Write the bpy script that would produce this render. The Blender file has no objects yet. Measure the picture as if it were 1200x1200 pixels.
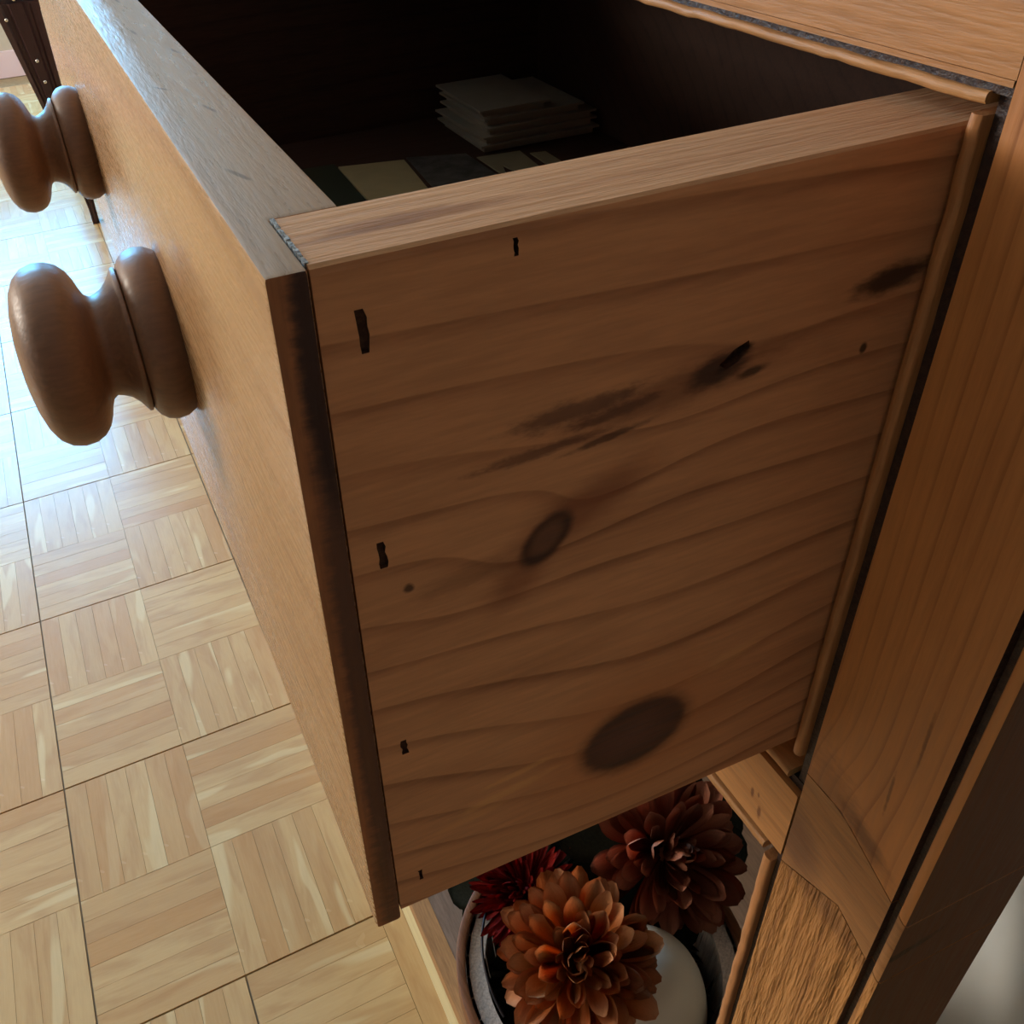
import bpy, bmesh, math, random
from mathutils import Vector, Matrix, Euler

random.seed(7)
SC = bpy.context.scene
COL = SC.collection

# ------------------------------------------------------------------ camera
F_PX, PX, PY = 1108.08, 515.77, 563.90          # focal length and principal point for a 1200 x 1200 frame
cam_data = bpy.data.cameras.new('camera')
cam_data.sensor_width = 36.0
cam_data.lens = F_PX / 1200 * 36.0
cam_data.shift_x = (600 - PX) / 1200
cam_data.shift_y = (PY - 600) / 1200
cam_data.clip_start = 0.01
cam = bpy.data.objects.new('camera', cam_data)
COL.objects.link(cam)
RIGHT = Vector((0.394041, 0.917735, -0.049949))
DOWN = Vector((0.539801, -0.275070, -0.795583))
FWD = Vector((-0.743873, 0.286530, -0.603783))
CAM = Vector((0.138207, -0.025699, 0.062862))
mw = Matrix.Identity(4)
for r in range(3):
    mw[r][0], mw[r][1], mw[r][2], mw[r][3] = RIGHT[r], -DOWN[r], -FWD[r], CAM[r]
cam.matrix_world = mw
SC.camera = cam

# ------------------------------------------------------------------ colour management, world, lights
SC.view_settings.view_transform = 'Standard'
SC.view_settings.look = 'None'
SC.view_settings.gamma = 1.0
SC.view_settings.use_curve_mapping = False
SC.view_settings.exposure = 0.0
SC.cycles.use_denoising = True
SC.cycles.max_bounces = 8

world = bpy.data.worlds.new('sky')
SC.world = world
world.use_nodes = True
bgn = world.node_tree.nodes['Background']
bgn.inputs[0].default_value = (0.70, 0.86, 1.0, 1)
bgn.inputs[1].default_value = 2.0

FLOOR = -0.80
CEIL = 1.70
WX, EX = -4.0, 2.4           # left and right wall planes
SY, NY = -2.9, 0.63          # wall behind the viewer's left, wall behind the dresser


def area(name, loc, rot, sx, sy, power, color):
    l = bpy.data.lights.new(name, 'AREA')
    l.shape = 'RECTANGLE'
    l.size, l.size_y = sx, sy
    l.energy = power
    l.color = color
    o = bpy.data.objects.new(name, l)
    o.location = loc
    o.rotation_euler = rot
    COL.objects.link(o)
    return o


# daylight from the left window, fill from an added one, each in its opening
WIN1 = (-1.15, 0.16, -0.12, 1.48)          # y0, y1, z0, z1 in the left wall
ADDED_WIN = (-3.5, -1.7, 0.05, 1.25)            # x0, x1, z0, z1 of an unseen window added opposite the dresser to light fronts
WIN_SPLIT = 0.93                               # above this height an added dim lamp fills the left window
area('opening_light', (WX - 0.07, (WIN1[0] + WIN1[1]) / 2, (WIN1[2] + WIN_SPLIT) / 2),
     Euler((0, -math.pi / 2, 0)), WIN_SPLIT - WIN1[2], WIN1[1] - WIN1[0], 112, (0.06, 0.50, 1.0))
area('upper_dim_lamp', (WX - 0.07, (WIN1[0] + WIN1[1]) / 2, (WIN1[3] + WIN_SPLIT) / 2),
     Euler((0, -math.pi / 2, 0)), WIN1[3] - WIN_SPLIT, WIN1[1] - WIN1[0], 16, (0.40, 0.70, 1.0))
area('opening_light', ((ADDED_WIN[0] + ADDED_WIN[1]) / 2, SY - 0.07, (ADDED_WIN[2] + ADDED_WIN[3]) / 2),
     Euler((math.pi / 2, 0, 0)), ADDED_WIN[1] - ADDED_WIN[0], ADDED_WIN[3] - ADDED_WIN[2], 130, (1.0, 0.86, 0.70))


# ------------------------------------------------------------------ material helpers
def lin(c):
    return tuple((v / 255 / 12.92) if v / 255 <= 0.04045 else ((v / 255 + 0.055) / 1.055) ** 2.4 for v in c) + (1.0,)


class NT:
    def __init__(self, name):
        self.m = bpy.data.materials.new(name)
        self.m.use_nodes = True
        self.t = self.m.node_tree
        self.t.nodes.clear()
        self.out = self.t.nodes.new('ShaderNodeOutputMaterial')
        self.b = self.t.nodes.new('ShaderNodeBsdfPrincipled')
        self.t.links.new(self.b.outputs[0], self.out.inputs[0])

    def link(self, src, sock):
        if isinstance(src, (int, float)):
            sock.default_value = src
        elif isinstance(src, (tuple, list)):
            n = len(sock.default_value)
            v = tuple(src)
            sock.default_value = v[:n] if len(v) >= n else v + (1.0,) * (n - len(v))
        else:
            self.t.links.new(src, sock)

    def math(self, op, a, b=0.0, c=None, clamp=False):
        n = self.t.nodes.new('ShaderNodeMath')
        n.operation = op
        n.use_clamp = clamp
        self.link(a, n.inputs[0])
        self.link(b, n.inputs[1])
        if c is not None:
            self.link(c, n.inputs[2])
        return n.outputs[0]

    def comb(self, x, y, z):
        n = self.t.nodes.new('ShaderNodeCombineXYZ')
        for i, v in enumerate((x, y, z)):
            self.link(v, n.inputs[i])
        return n.outputs[0]

    def coords(self, which='Object'):
        n = self.t.nodes.new('ShaderNodeTexCoord')
        s = self.t.nodes.new('ShaderNodeSeparateXYZ')
        self.t.links.new(n.outputs[which], s.inputs[0])
        return s.outputs[0], s.outputs[1], s.outputs[2]

    def noise(self, vec, scale=1.0, detail=2.0, rough=0.5, dist=0.0):
        n = self.t.nodes.new('ShaderNodeTexNoise')
        self.link(vec, n.inputs['Vector'])
        n.inputs['Scale'].default_value = scale
        n.inputs['Detail'].default_value = detail
        n.inputs['Roughness'].default_value = rough
        n.inputs['Distortion'].default_value = dist
        return n.outputs[0]

    def smooth(self, v, lo, hi):
        n = self.t.nodes.new('ShaderNodeMapRange')
        n.interpolation_type = 'SMOOTHSTEP'
        self.link(v, n.inputs[0])
        n.inputs[1].default_value = lo
        n.inputs[2].default_value = hi
        return n.outputs[0]

    def mix(self, fac, a, b, mode='MIX'):
        n = self.t.nodes.new('ShaderNodeMix')
        n.data_type = 'RGBA'
        n.blend_type = mode
        self.link(fac, n.inputs[0])
        self.link(a, n.inputs[6])
        self.link(b, n.inputs[7])
        return n.outputs[2]

    def rand(self, island=False):
        n = self.t.nodes.new('ShaderNodeNewGeometry' if island else 'ShaderNodeObjectInfo')
        return n.outputs['Random Per Island' if island else 'Random']

    def bump(self, h, strength=0.3, dist=0.001, normal=None):
        n = self.t.nodes.new('ShaderNodeBump')
        n.inputs['Strength'].default_value = strength
        n.inputs['Distance'].default_value = dist
        self.link(h, n.inputs['Height'])
        if normal is not None:
            self.link(normal, n.inputs['Normal'])
        return n.outputs[0]

    def finish(self, color, rough=0.5, spec=0.5, normal=None, coat=0.0, coat_rough=0.2):
        self.link(color, self.b.inputs['Base Color'])
        self.link(rough, self.b.inputs['Roughness'])
        self.link(spec, self.b.inputs['Specular IOR Level'])
        if normal is not None:
            self.link(normal, self.b.inputs['Normal'])
        self.b.inputs['Coat Weight'].default_value = coat
        self.b.inputs['Coat Roughness'].default_value = coat_rough
        return self.m


def wood(name, axis, light, dark, rough=0.42, spec=0.5, spacing=0.012, ring=0.45, wave=2.0, seed=0.0,
         marks=(), pair=None, tilt=0.0, fibre=0.35, bump=0.25, per_object=False, coat=0.0, blotch=0.35, blotch_col=None,
         relief=0.0, bdist=0.0006):
    """Sawn timber: growth rings run along `axis`; marks are (centre, radii, angle, colour, strength, softness, jitter[, ring bump])."""
    n = NT(name)
    x, y, z = n.coords()
    c = {'x': x, 'y': y, 'z': z}
    al = c[axis]
    ac = [c[k] for k in 'xyz' if k != axis]
    off = seed
    if per_object:
        off = n.math('MULTIPLY_ADD', n.rand(), 37.0, seed)
    al_o = n.math('ADD', al, off)
    # ring field
    v = n.comb(n.math('MULTIPLY', al_o, 2.2), n.math('MULTIPLY', ac[0], 9.0), n.math('MULTIPLY', ac[1], 9.0))
    low = n.noise(v, 1.0, 2.0, 0.45)
    v2 = n.comb(n.math('MULTIPLY', al_o, 9.0), n.math('MULTIPLY', ac[0], 60.0), n.math('MULTIPLY', ac[1], 60.0))
    mid = n.noise(v2, 1.0, 2.0, 0.5)
    v3 = n.comb(n.math('MULTIPLY', al_o, 60.0), n.math('MULTIPLY', ac[0], 620.0), n.math('MULTIPLY', ac[1], 620.0))
    fib = n.noise(v3, 1.0, 3.0, 0.6)
    fib = n.smooth(fib, 0.22, 0.78)
    across = n.math('ADD', ac[0], ac[1])
    across = n.math('MULTIPLY_ADD', al, tilt, across)
    field = n.math('MULTIPLY_ADD', across, 1.0 / spacing, n.math('MULTIPLY', low, wave * 2))
    masks = []
    if pair:
        pa, pb = c[pair[0]], c[pair[1]]
        jn = n.noise(n.comb(n.math('MULTIPLY', pa, 160.0), n.math('MULTIPLY', pb, 420.0), 0.0), 1.0, 3.0, 0.65)
        jn = n.math('SUBTRACT', jn, 0.5)
        for mk in marks:
            (ca, cb), (ra, rb), ang, colr, st, soft, jit = mk[:7]
            da = n.math('SUBTRACT', pa, ca)
            db = n.math('SUBTRACT', pb, cb)
            cs, sn = math.cos(ang), math.sin(ang)
            u = n.math('ADD', n.math('MULTIPLY', da, cs / ra), n.math('MULTIPLY', db, sn / ra))
            w = n.math('ADD', n.math('MULTIPLY', da, -sn / rb), n.math('MULTIPLY', db, cs / rb))
            d2 = n.math('ADD', n.math('MULTIPLY', u, u), n.math('MULTIPLY', w, w))
            d = n.math('SQRT', d2)
            if len(mk) > 7 and mk[7]:
                # rings flow round a knot
                g = n.math('POWER', 2.718, n.math('MULTIPLY', d2, -0.22))
                field = n.math('MULTIPLY_ADD', g, mk[7], field)
            dj = n.math('MULTIPLY_ADD', jn, jit * 2, d)
            m_ = n.smooth(dj, 1.0 + soft, 1.0 - soft)
            masks.append((m_, colr, st, d))
    fr = n.math('FRACT', field)
    line = n.math('MULTIPLY', n.math('POWER', n.smooth(fr, 0.35, 0.96), 5.0), n.smooth(fr, 1.0, 0.96))
    col = n.mix(n.math('MULTIPLY', line, n.math('MULTIPLY_ADD', mid, 1.2, ring - 0.6), None, True), light, dark)
    bl = n.smooth(low, 0.35, 0.7)
    col = n.mix(n.math('MULTIPLY', bl, blotch), col, blotch_col or dark)
    col = n.mix(n.math('MULTIPLY', n.smooth(mid, 0.45, 0.75), 0.28), col, dark)
    col = n.mix(fibre, col, n.mix(fib, tuple(v * 0.45 for v in dark[:3]) + (1,), tuple(min(1, v * 1.25) for v in light[:3]) + (1,)))
    if per_object:
        r2 = n.math('FRACT', n.math('MULTIPLY', n.rand(), 7.31))
        col = n.mix(n.math('MULTIPLY', r2, 0.4), col, dark)
    h = n.math('MULTIPLY_ADD', line, -0.15, fib)
    if relief:
        h = n.math('MULTIPLY_ADD', n.smooth(mid, 0.35, 0.65), relief, h)
    for m_, colr, st, d in masks:
        if callable(colr):
            colr = colr(n, d, fib)
        col = n.mix(n.math('MULTIPLY', m_, st), col, colr)
    rg = n.math('MULTIPLY_ADD', fib, 0.2, rough - 0.1)
    return n.finish(col, rg, spec, n.bump(h, bump * 0.55, bdist), coat, 0.25)


def plain(name, color, rough=0.5, spec=0.5, noise=0.0, scale=60.0, color2=None, bump=0.0, metal=0.0, bdist=0.001):
    n = NT(name)
    x, y, z = n.coords()
    f = n.noise(n.comb(x, y, z), scale, 3.0, 0.6)
    c = n.mix(n.math('MULTIPLY', n.smooth(f, 0.3, 0.7), noise), color, color2 or tuple(v * 0.5 for v in color[:3]) + (1,))
    n.b.inputs['Metallic'].default_value = metal
    return n.finish(c, rough, spec, n.bump(f, bump, bdist) if bump else None)


# ------------------------------------------------------------------ mesh helpers
class MB:
    def __init__(self):
        self.bm = bmesh.new()

    def box(self, a, b, mi=0):
        x0, y0, z0 = a
        x1, y1, z1 = b
        vs = [self.bm.verts.new(p) for p in ((x0, y0, z0), (x1, y0, z0), (x1, y1, z0), (x0, y1, z0),
                                              (x0, y0, z1), (x1, y0, z1), (x1, y1, z1), (x0, y1, z1))]
        for f in ((0, 3, 2, 1), (4, 5, 6, 7), (0, 1, 5, 4), (1, 2, 6, 5), (2, 3, 7, 6), (3, 0, 4, 7)):
            self.bm.faces.new([vs[i] for i in f]).material_index = mi
        return self

    def prism(self, pts, lo, hi, axis='z', segs=1, jit=0.0, mis=None, warp=None):
        """Extrude a 2D outline (the two other axes in xyz order) along axis, in segs steps."""
        def P(a, b, t):
            return {'z': (a, b, t), 'y': (a, t, b), 'x': (t, a, b)}[axis]
        rings = []
        for s in range(segs + 1):
            t = lo + (hi - lo) * s / segs
            ring = []
            for k, (a, b) in enumerate(pts):
                ja = random.uniform(-jit, jit) if jit else 0
                jb = random.uniform(-jit, jit) if jit else 0
                if warp:
                    wa, wb = warp(t, k)
                    ja += wa
                    jb += wb
                ring.append(self.bm.verts.new(P(a + ja, b + jb, t)))
            rings.append(ring)
        n = len(pts)
        for s in range(segs):
            for k in range(n):
                f = self.bm.faces.new((rings[s][k], rings[s][(k + 1) % n], rings[s + 1][(k + 1) % n], rings[s + 1][k]))
                if mis:
                    f.material_index = mis[k]
        self.bm.faces.new(rings[0])
        self.bm.faces.new(rings[-1])
        bmesh.ops.recalc_face_normals(self.bm, faces=self.bm.faces)
        return self

    def lathe(self, prof, origin, axis, segs=48, close=True):
        """prof: (distance along axis, radius); axis a unit vector."""
        ax = Vector(axis).normalized()
        u = ax.orthogonal().normalized()
        v = ax.cross(u)
        o = Vector(origin)
        rings = []
        for t, r in prof:
            if r < 1e-6:
                rings.append([self.bm.verts.new(o + ax * t)])
            else:
                rings.append([self.bm.verts.new(o + ax * t + (u * math.cos(2 * math.pi * k / segs) + v * math.sin(2 * math.pi * k / segs)) * r)
                              for k in range(segs)])
        for a, b in zip(rings, rings[1:]):
            for k in range(segs):
                k2 = (k + 1) % segs
                q = [a[k % len(a)], a[k2 % len(a)], b[k2 % len(b)], b[k % len(b)]]
                qq = []
                for p in q:
                    if p not in qq:
                        qq.append(p)
                if len(qq) > 2:
                    self.bm.faces.new(qq)
        if close:
            for r in (rings[0], rings[-1]):
                if len(r) > 2:
                    self.bm.faces.new(r)
        bmesh.ops.recalc_face_normals(self.bm, faces=self.bm.faces)
        return self

    def tube(self, pts, r, segs=10):
        pts = [Vector(p) for p in pts]
        rings = []
        up = None
        for i, p in enumerate(pts):
            t = (pts[min(i + 1, len(pts) - 1)] - pts[max(i - 1, 0)]).normalized()
            if up is None:
                up = t.orthogonal().normalized()
            up = (up - t * up.dot(t)).normalized()
            w = t.cross(up)
            rr = r[i] if isinstance(r, (list, tuple)) else r
            rings.append([self.bm.verts.new(p + (up * math.cos(2 * math.pi * k / segs) + w * math.sin(2 * math.pi * k / segs)) * rr) for k in range(segs)])
        for a, b in zip(rings, rings[1:]):
            for k in range(segs):
                self.bm.faces.new((a[k], a[(k + 1) % segs], b[(k + 1) % segs], b[k]))
        self.bm.faces.new(rings[0])
        self.bm.faces.new(rings[-1])
        bmesh.ops.recalc_face_normals(self.bm, faces=self.bm.faces)
        return self

    def bevel(self, w, segs=2, angle=40):
        es = [e for e in self.bm.edges if len(e.link_faces) == 2 and e.calc_face_angle(0) > math.radians(angle)]
        bmesh.ops.bevel(self.bm, geom=es, offset=w, segments=segs, affect='EDGES', profile=0.5, clamp_overlap=True)
        return self

    def build(self, name, mats, parent=None, smooth=None, origin=None, kind=None, label=None):
        if not isinstance(mats, (list, tuple)):
            mats = [mats]
        o0 = Vector(origin) if origin is not None else Vector((0, 0, 0))
        me = bpy.data.meshes.new(name)
        bmesh.ops.translate(self.bm, verts=self.bm.verts, vec=-o0)
        self.bm.to_mesh(me)
        self.bm.free()
        for m in mats:
            me.materials.append(m)
        if smooth is not None:
            me.polygons.foreach_set('use_smooth', [True] * len(me.polygons))
            if smooth < 179:
                me.set_sharp_from_angle(angle=math.radians(smooth))
        o = bpy.data.objects.new(name, me)
        COL.objects.link(o)
        put(o, parent, o0)
        if kind:
            o['kind'] = kind
        if label:
            o['label'] = label
        return o


WLOC = {}


def put(o, parent, world_loc):
    o.parent = parent
    WLOC[o.name] = Vector(world_loc)
    o.location = Vector(world_loc) - (WLOC[parent.name] if parent else Vector((0, 0, 0)))


def empty(name, loc, parent=None, label=None, cat=None, group=None):
    o = bpy.data.objects.new(name, None)
    o.empty_display_size = 0.02
    COL.objects.link(o)
    put(o, parent, loc)
    tag(o, label, cat, group)
    return o


def tag(o, label=None, cat=None, group=None):
    if label:
        o['label'] = label
    if cat:
        o['category'] = cat
    if group:
        o['group'] = group
    return o


# ------------------------------------------------------------------ materials
L_PINE, D_PINE = lin((205, 142, 82)), lin((150, 88, 44))
KNOT = lin((58, 32, 24))
BLACK = lin((22, 14, 12))


def knot_col(n, d, fib):
    c = n.mix(n.smooth(d, 0.35, 0.8), lin((108, 72, 56)), lin((52, 26, 26)))
    return n.mix(0.3, c, n.mix(fib, lin((40, 22, 18)), lin((120, 80, 52))))


def big_knot(n, d, fib):
    c = n.mix(n.smooth(d, 0.1, 1.05), lin((96, 60, 54)), lin((66, 38, 36)))
    return n.mix(0.35, c, n.mix(fib, lin((40, 24, 20)), lin((118, 78, 56))))


R_ = math.radians
SIDE_MARKS = [
    # reddish halos first, then the knots themselves
    ((0.082, -0.1585), (0.031, 0.026), 0.15, lin((176, 108, 62)), 0.55, 0.6, 0.1, 1.6),
    ((0.082, -0.1585), (0.0178, 0.0145), 0.15, lin((84, 52, 34)), 0.85, 0.22, 0.10),
    ((0.082, -0.1585), (0.0160, 0.0126), 0.15, big_knot, 0.97, 0.10, 0.06),
    ((0.060, -0.0690), (0.018, 0.0055), 0.42, lin((120, 62, 38)), 0.65, 0.7, 0.25, 0.7),
    ((0.045, -0.0840), (0.008, 0.0045), 0.65, lin((120, 62, 38)), 0.55, 0.7, 0.25),
    ((0.052, -0.0740), (0.0082, 0.0049), 0.85, knot_col, 0.95, 0.22, 0.08),
    # gouged knot with its brown tail and the scuffed smears
    ((0.081, -0.0445), (0.024, 0.0042), 0.10, lin((104, 60, 40)), 0.6, 0.6, 0.5, 0.5),
    ((0.0925, -0.0425), (0.0072, 0.0036), 0.25, lin((60, 36, 28)), 0.9, 0.4, 0.35),
    ((0.0965, -0.0405), (0.0046, 0.0014), 0.55, BLACK, 0.97, 0.35, 0.4),
    ((0.1015, -0.0455), (0.0040, 0.0011), 0.15, lin((52, 32, 24)), 0.85, 0.5, 0.5),
    ((0.058, -0.0425), (0.014, 0.0024), 0.05, lin((92, 60, 46)), 0.75, 0.5, 0.9),
    ((0.069, -0.0455), (0.010, 0.0013), 0.12, lin((84, 52, 40)), 0.7, 0.5, 0.9),
    ((0.050, -0.0500), (0.015, 0.0013), 0.06, lin((96, 60, 44)), 0.7, 0.5, 1.0),
    ((0.066, -0.0515), (0.0085, 0.0009), 0.12, lin((70, 42, 32)), 0.75, 0.5, 0.8),
    ((0.137, -0.0315), (0.010, 0.0030), 0.10, lin((40, 24, 20)), 0.9, 0.5, 0.5),
    ((0.133, -0.0480), (0.0010, 0.0014), 0.0, BLACK, 0.85, 0.4, 0.3),
    ((0.0192, -0.0752), (0.0011, 0.0012), 0.0, lin((60, 36, 26)), 0.85, 0.5, 0.6),
    ((0.031, -0.0780), (0.010, 0.0030), 0.1, lin((110, 72, 48)), 0.4, 0.6, 0.6),
    # pale scratches near the lower edge
    ((0.041, -0.1610), (0.013, 0.0016), 0.10, lin((222, 165, 104)), 0.5, 0.6, 0.9),
    ((0.045, -0.1545), (0.010, 0.0011), 0.12, lin((222, 165, 104)), 0.45, 0.6, 0.9),
    ((0.030, -0.1660), (0.010, 0.0018), 0.10, lin((214, 155, 98)), 0.35, 0.6, 0.9),
    ((0.112, -0.1400), (0.010, 0.0024), 0.30, lin((222, 165, 110)), 0.4, 0.6, 0.9),
]
M_SIDE = wood('pine_drawer_side', 'y', lin((208, 150, 106)), lin((134, 84, 56)), rough=0.6, spec=0.3, spacing=0.0135, ring=0.62,
              wave=0.9, marks=SIDE_MARKS, pair='yz', tilt=0.06, fibre=0.17, bump=0.22, blotch=0.3, blotch_col=lin((146, 86, 58)))
M_STOP = wood('lightened_sawn_top', 'y', lin((208, 164, 124)), lin((170, 124, 90)), rough=0.75, spec=0.2, spacing=0.009, ring=0.2, wave=1.0,  # rough-sawn top edge, its colour also lightened to look lit
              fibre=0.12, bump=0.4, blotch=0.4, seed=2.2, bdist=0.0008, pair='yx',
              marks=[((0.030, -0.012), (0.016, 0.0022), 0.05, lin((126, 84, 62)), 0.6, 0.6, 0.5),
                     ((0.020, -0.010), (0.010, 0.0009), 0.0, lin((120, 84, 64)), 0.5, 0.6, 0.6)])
FRONT_MARKS = [
    ((-0.170, -0.168), (0.040, 0.012), -0.5, lin((150, 110, 92)), 0.5, 0.7, 0.4),
    ((-0.085, -0.098), (0.0012, 0.0022), 0.4, lin((110, 60, 40)), 0.7, 0.5, 0.4),
    ((-0.105, -0.086), (0.0016, 0.0026), 0.4, lin((110, 60, 40)), 0.7, 0.5, 0.4),
    ((-0.040, -0.110), (0.0008, 0.0014), 0.2, lin((90, 50, 36)), 0.7, 0.5, 0.4),
    ((-0.330, -0.060), (0.0060, 0.0020), 0.2, lin((140, 108, 66)), 0.6, 0.6, 0.6),
    ((-0.520, -0.030), (0.0050, 0.0030), 0.2, lin((120, 88, 60)), 0.6, 0.6, 0.6),
]
M_FRONT = wood('pine_drawer_front', 'x', lin((188, 147, 104)), lin((154, 110, 72)), rough=0.28, spec=0.5, spacing=0.02, ring=0.4,
               wave=1.6, marks=FRONT_MARKS, pair='xz', fibre=0.05, bump=0.03, blotch=0.25, seed=3.0)
M_FTOP = wood('greyed_top_edge', 'x', lin((178, 158, 140)), lin((136, 112, 94)), rough=0.34, spec=0.6, spacing=0.02, ring=0.2,  # greyer version of the front board's wood, with dark nicks
              wave=1.6, fibre=0.25, bump=0.3, blotch=0.4, seed=5.0, blotch_col=lin((158, 136, 120)),
              pair='xy', marks=[((-0.05, 0.008), (0.004, 0.0006), 0.3, BLACK, 0.6, 0.5, 0.6),
                                ((-0.10, 0.013), (0.004, 0.0005), 0.2, lin((80, 50, 40)), 0.7, 0.5, 0.6),
                                ((-0.125, 0.006), (0.003, 0.0004), 0.5, lin((70, 45, 36)), 0.7, 0.5, 0.6),
                                ((-0.165, 0.017), (0.004, 0.0005), 0.2, lin((70, 45, 36)), 0.7, 0.5, 0.6),
                                ((-0.20, 0.010), (0.005, 0.0005), 0.1, lin((70, 45, 36)), 0.7, 0.5, 0.6),
                                ((-0.26, 0.013), (0.006, 0.0005), 0.1, lin((70, 45, 36)), 0.7, 0.5, 0.6)])
M_END = wood('dark_end_grain', 'z', lin((164, 106, 68)), lin((104, 64, 46)), rough=0.7, spec=0.3, spacing=0.004, ring=0.4, wave=1.0,
             fibre=0.35, bump=0.5, blotch=0.3, pair='yz', relief=0.8,
             marks=[((0.0061, -0.100), (0.0036, 0.11), 0.0, lin((84, 58, 48)), 0.9, 0.45, 0.5),
                    ((0.0066, -0.020), (0.0032, 0.03), 0.0, lin((54, 36, 33)), 0.95, 0.4, 0.4),
                    ((0.0050, -0.120), (0.0010, 0.030), 0.0, lin((104, 70, 48)), 0.6, 0.6, 1.2),
                    ((0.0036, -0.180), (0.0020, 0.018), 0.0, lin((96, 66, 42)), 0.6, 0.6, 1.2)])
M_RAIL = wood('pine_rail', 'x', lin((200, 142, 86)), lin((150, 96, 52)), rough=0.5, spec=0.4, spacing=0.014, ring=0.4, wave=2.0,
              fibre=0.25, bump=0.35, seed=9.0, pair='xz',
              marks=[((-0.011, -0.2385), (0.0008, 0.0022), 0.1, lin((110, 62, 34)), 0.9, 0.5, 0.5),
                     ((-0.006, -0.2445), (0.0009, 0.0028), 0.1, lin((110, 62, 34)), 0.9, 0.5, 0.5),
                     ((-0.008, -0.2365), (0.0005, 0.0012), 0.1, lin((110, 62, 34)), 0.7, 0.5, 0.5)])
M_POST = wood('pine_post', 'z', lin((204, 138, 80)), lin((146, 88, 48)), rough=0.5, spec=0.4, spacing=0.0055, ring=0.5, wave=1.2,
              fibre=0.13, bump=0.2, seed=1.5, blotch=0.25, pair='xz',
              marks=[((0.018, -0.200), (0.010, 0.012), 0.5, lin((104, 66, 44)), 0.5, 0.7, 0.7, 1.2),
                     ((0.034, -0.203), (0.010, 0.0035), -0.45, lin((84, 50, 34)), 0.65, 0.7, 0.6),
                     ((0.036, -0.178), (0.0005, 0.008), 0.05, lin((84, 50, 30)), 0.6, 0.5, 0.6),
                     ((0.040, -0.150), (0.0005, 0.010), 0.05, lin((84, 50, 30)), 0.5, 0.5, 0.6)])
M_WEDGE = wood('pine_rail_end', 'x', lin((176, 124, 76)), lin((124, 80, 48)), rough=0.5, spec=0.4, spacing=0.012, ring=0.3, wave=1.0,
               fibre=0.3, bump=0.3, seed=4.5, tilt=0.3, pair='xz',
               marks=[((0.012, -0.236), (0.010, 0.014), 0.4, lin((96, 62, 46)), 0.7, 0.6, 0.4)])
M_LEG = wood('rough_pine_leg', 'z', lin((196, 138, 78)), lin((126, 78, 40)), rough=0.55, spec=0.35, spacing=0.008, ring=0.5, wave=4.0,
             fibre=0.22, bump=1.6, seed=7.7, relief=3.0, bdist=0.0014, blotch=0.2, pair='xz',
             marks=[((0.026, -0.249), (0.024, 0.006), -0.2, lin((104, 66, 42)), 0.5, 0.7, 0.6)])
M_SHADE_SIDE = wood('shaded_side_pine', 'z', lin((104, 66, 44)), lin((58, 36, 27)), rough=0.55, spec=0.35, spacing=0.01, ring=0.4, wave=2.0,  # pine with the shade of the right-facing sides put into its colour
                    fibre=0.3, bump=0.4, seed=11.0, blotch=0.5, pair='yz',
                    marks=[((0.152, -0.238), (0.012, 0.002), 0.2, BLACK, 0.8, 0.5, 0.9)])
M_BEAD = wood('worn_bead', 'x', lin((200, 146, 92)), lin((150, 98, 56)), rough=0.5, spec=0.4, spacing=0.01, ring=0.3, wave=2.0,
              fibre=0.3, bump=0.5, seed=2.0)
M_BEADZ = wood('worn_bead_upright', 'z', lin((188, 130, 82)), lin((134, 84, 50)), rough=0.5, spec=0.4, spacing=0.01, ring=0.3, wave=2.0,
               fibre=0.3, bump=0.4, seed=2.7)
M_GROOVE = plain('waxed_dirt', lin((44, 31, 32)), 0.5, 0.4, 0.6, 500.0, lin((78, 54, 42)), 0.5)
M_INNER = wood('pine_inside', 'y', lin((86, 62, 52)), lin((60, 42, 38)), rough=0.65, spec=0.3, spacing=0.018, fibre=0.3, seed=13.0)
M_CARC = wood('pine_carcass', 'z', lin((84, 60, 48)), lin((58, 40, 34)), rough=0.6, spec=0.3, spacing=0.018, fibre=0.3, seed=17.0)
M_KNOB = wood('turned_pine_knob', 'y', lin((138, 100, 76)), lin((100, 68, 52)), rough=0.42, spec=0.5, spacing=0.012, ring=0.15, wave=1.0,
              fibre=0.22, bump=0.15, seed=21.0, blotch=0.3)
M_DUST = plain('pale_joint_dust', lin((176, 186, 190)), 0.8, 0.3, 0.9, 900.0, lin((84, 78, 76)), 0.6)
M_BOARD = wood('grey_worn_shelf', 'x', lin((150, 124, 104)), lin((106, 82, 70)), rough=0.42, spec=0.5, spacing=0.02, ring=0.35, wave=2.0,
               fibre=0.3, bump=0.3, seed=25.0)
M_BNOSE = wood('tan_shelf_nosing', 'x', lin((190, 142, 92)), lin((140, 96, 58)), rough=0.5, spec=0.4, spacing=0.02, fibre=0.3, seed=27.0)
M_PLINTH = wood('cream_plinth', 'x', lin((226, 212, 164)), lin((196, 178, 128)), rough=0.5, spec=0.4, spacing=0.03, ring=0.2, fibre=0.12, seed=29.0)
M_WALL = plain('painted_plaster', lin((196, 184, 168)), 0.9, 0.2, 0.1, 20.0)
M_WALLD = plain('bounce_dimming_plaster', lin((122, 116, 112)), 0.9, 0.2, 0.1, 20.0)  # for the unseen right wall, darkened to dim bounce on right-facing sides
M_CEIL = plain('white_ceiling', lin((225, 220, 210)), 0.9, 0.2)
M_TRIMW = plain('white_woodwork', lin((225, 222, 215)), 0.5, 0.4)
M_JOINT = plain('parquet_joint', lin((158, 136, 104)), 0.7, 0.3, 0.5, 80.0)


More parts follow.
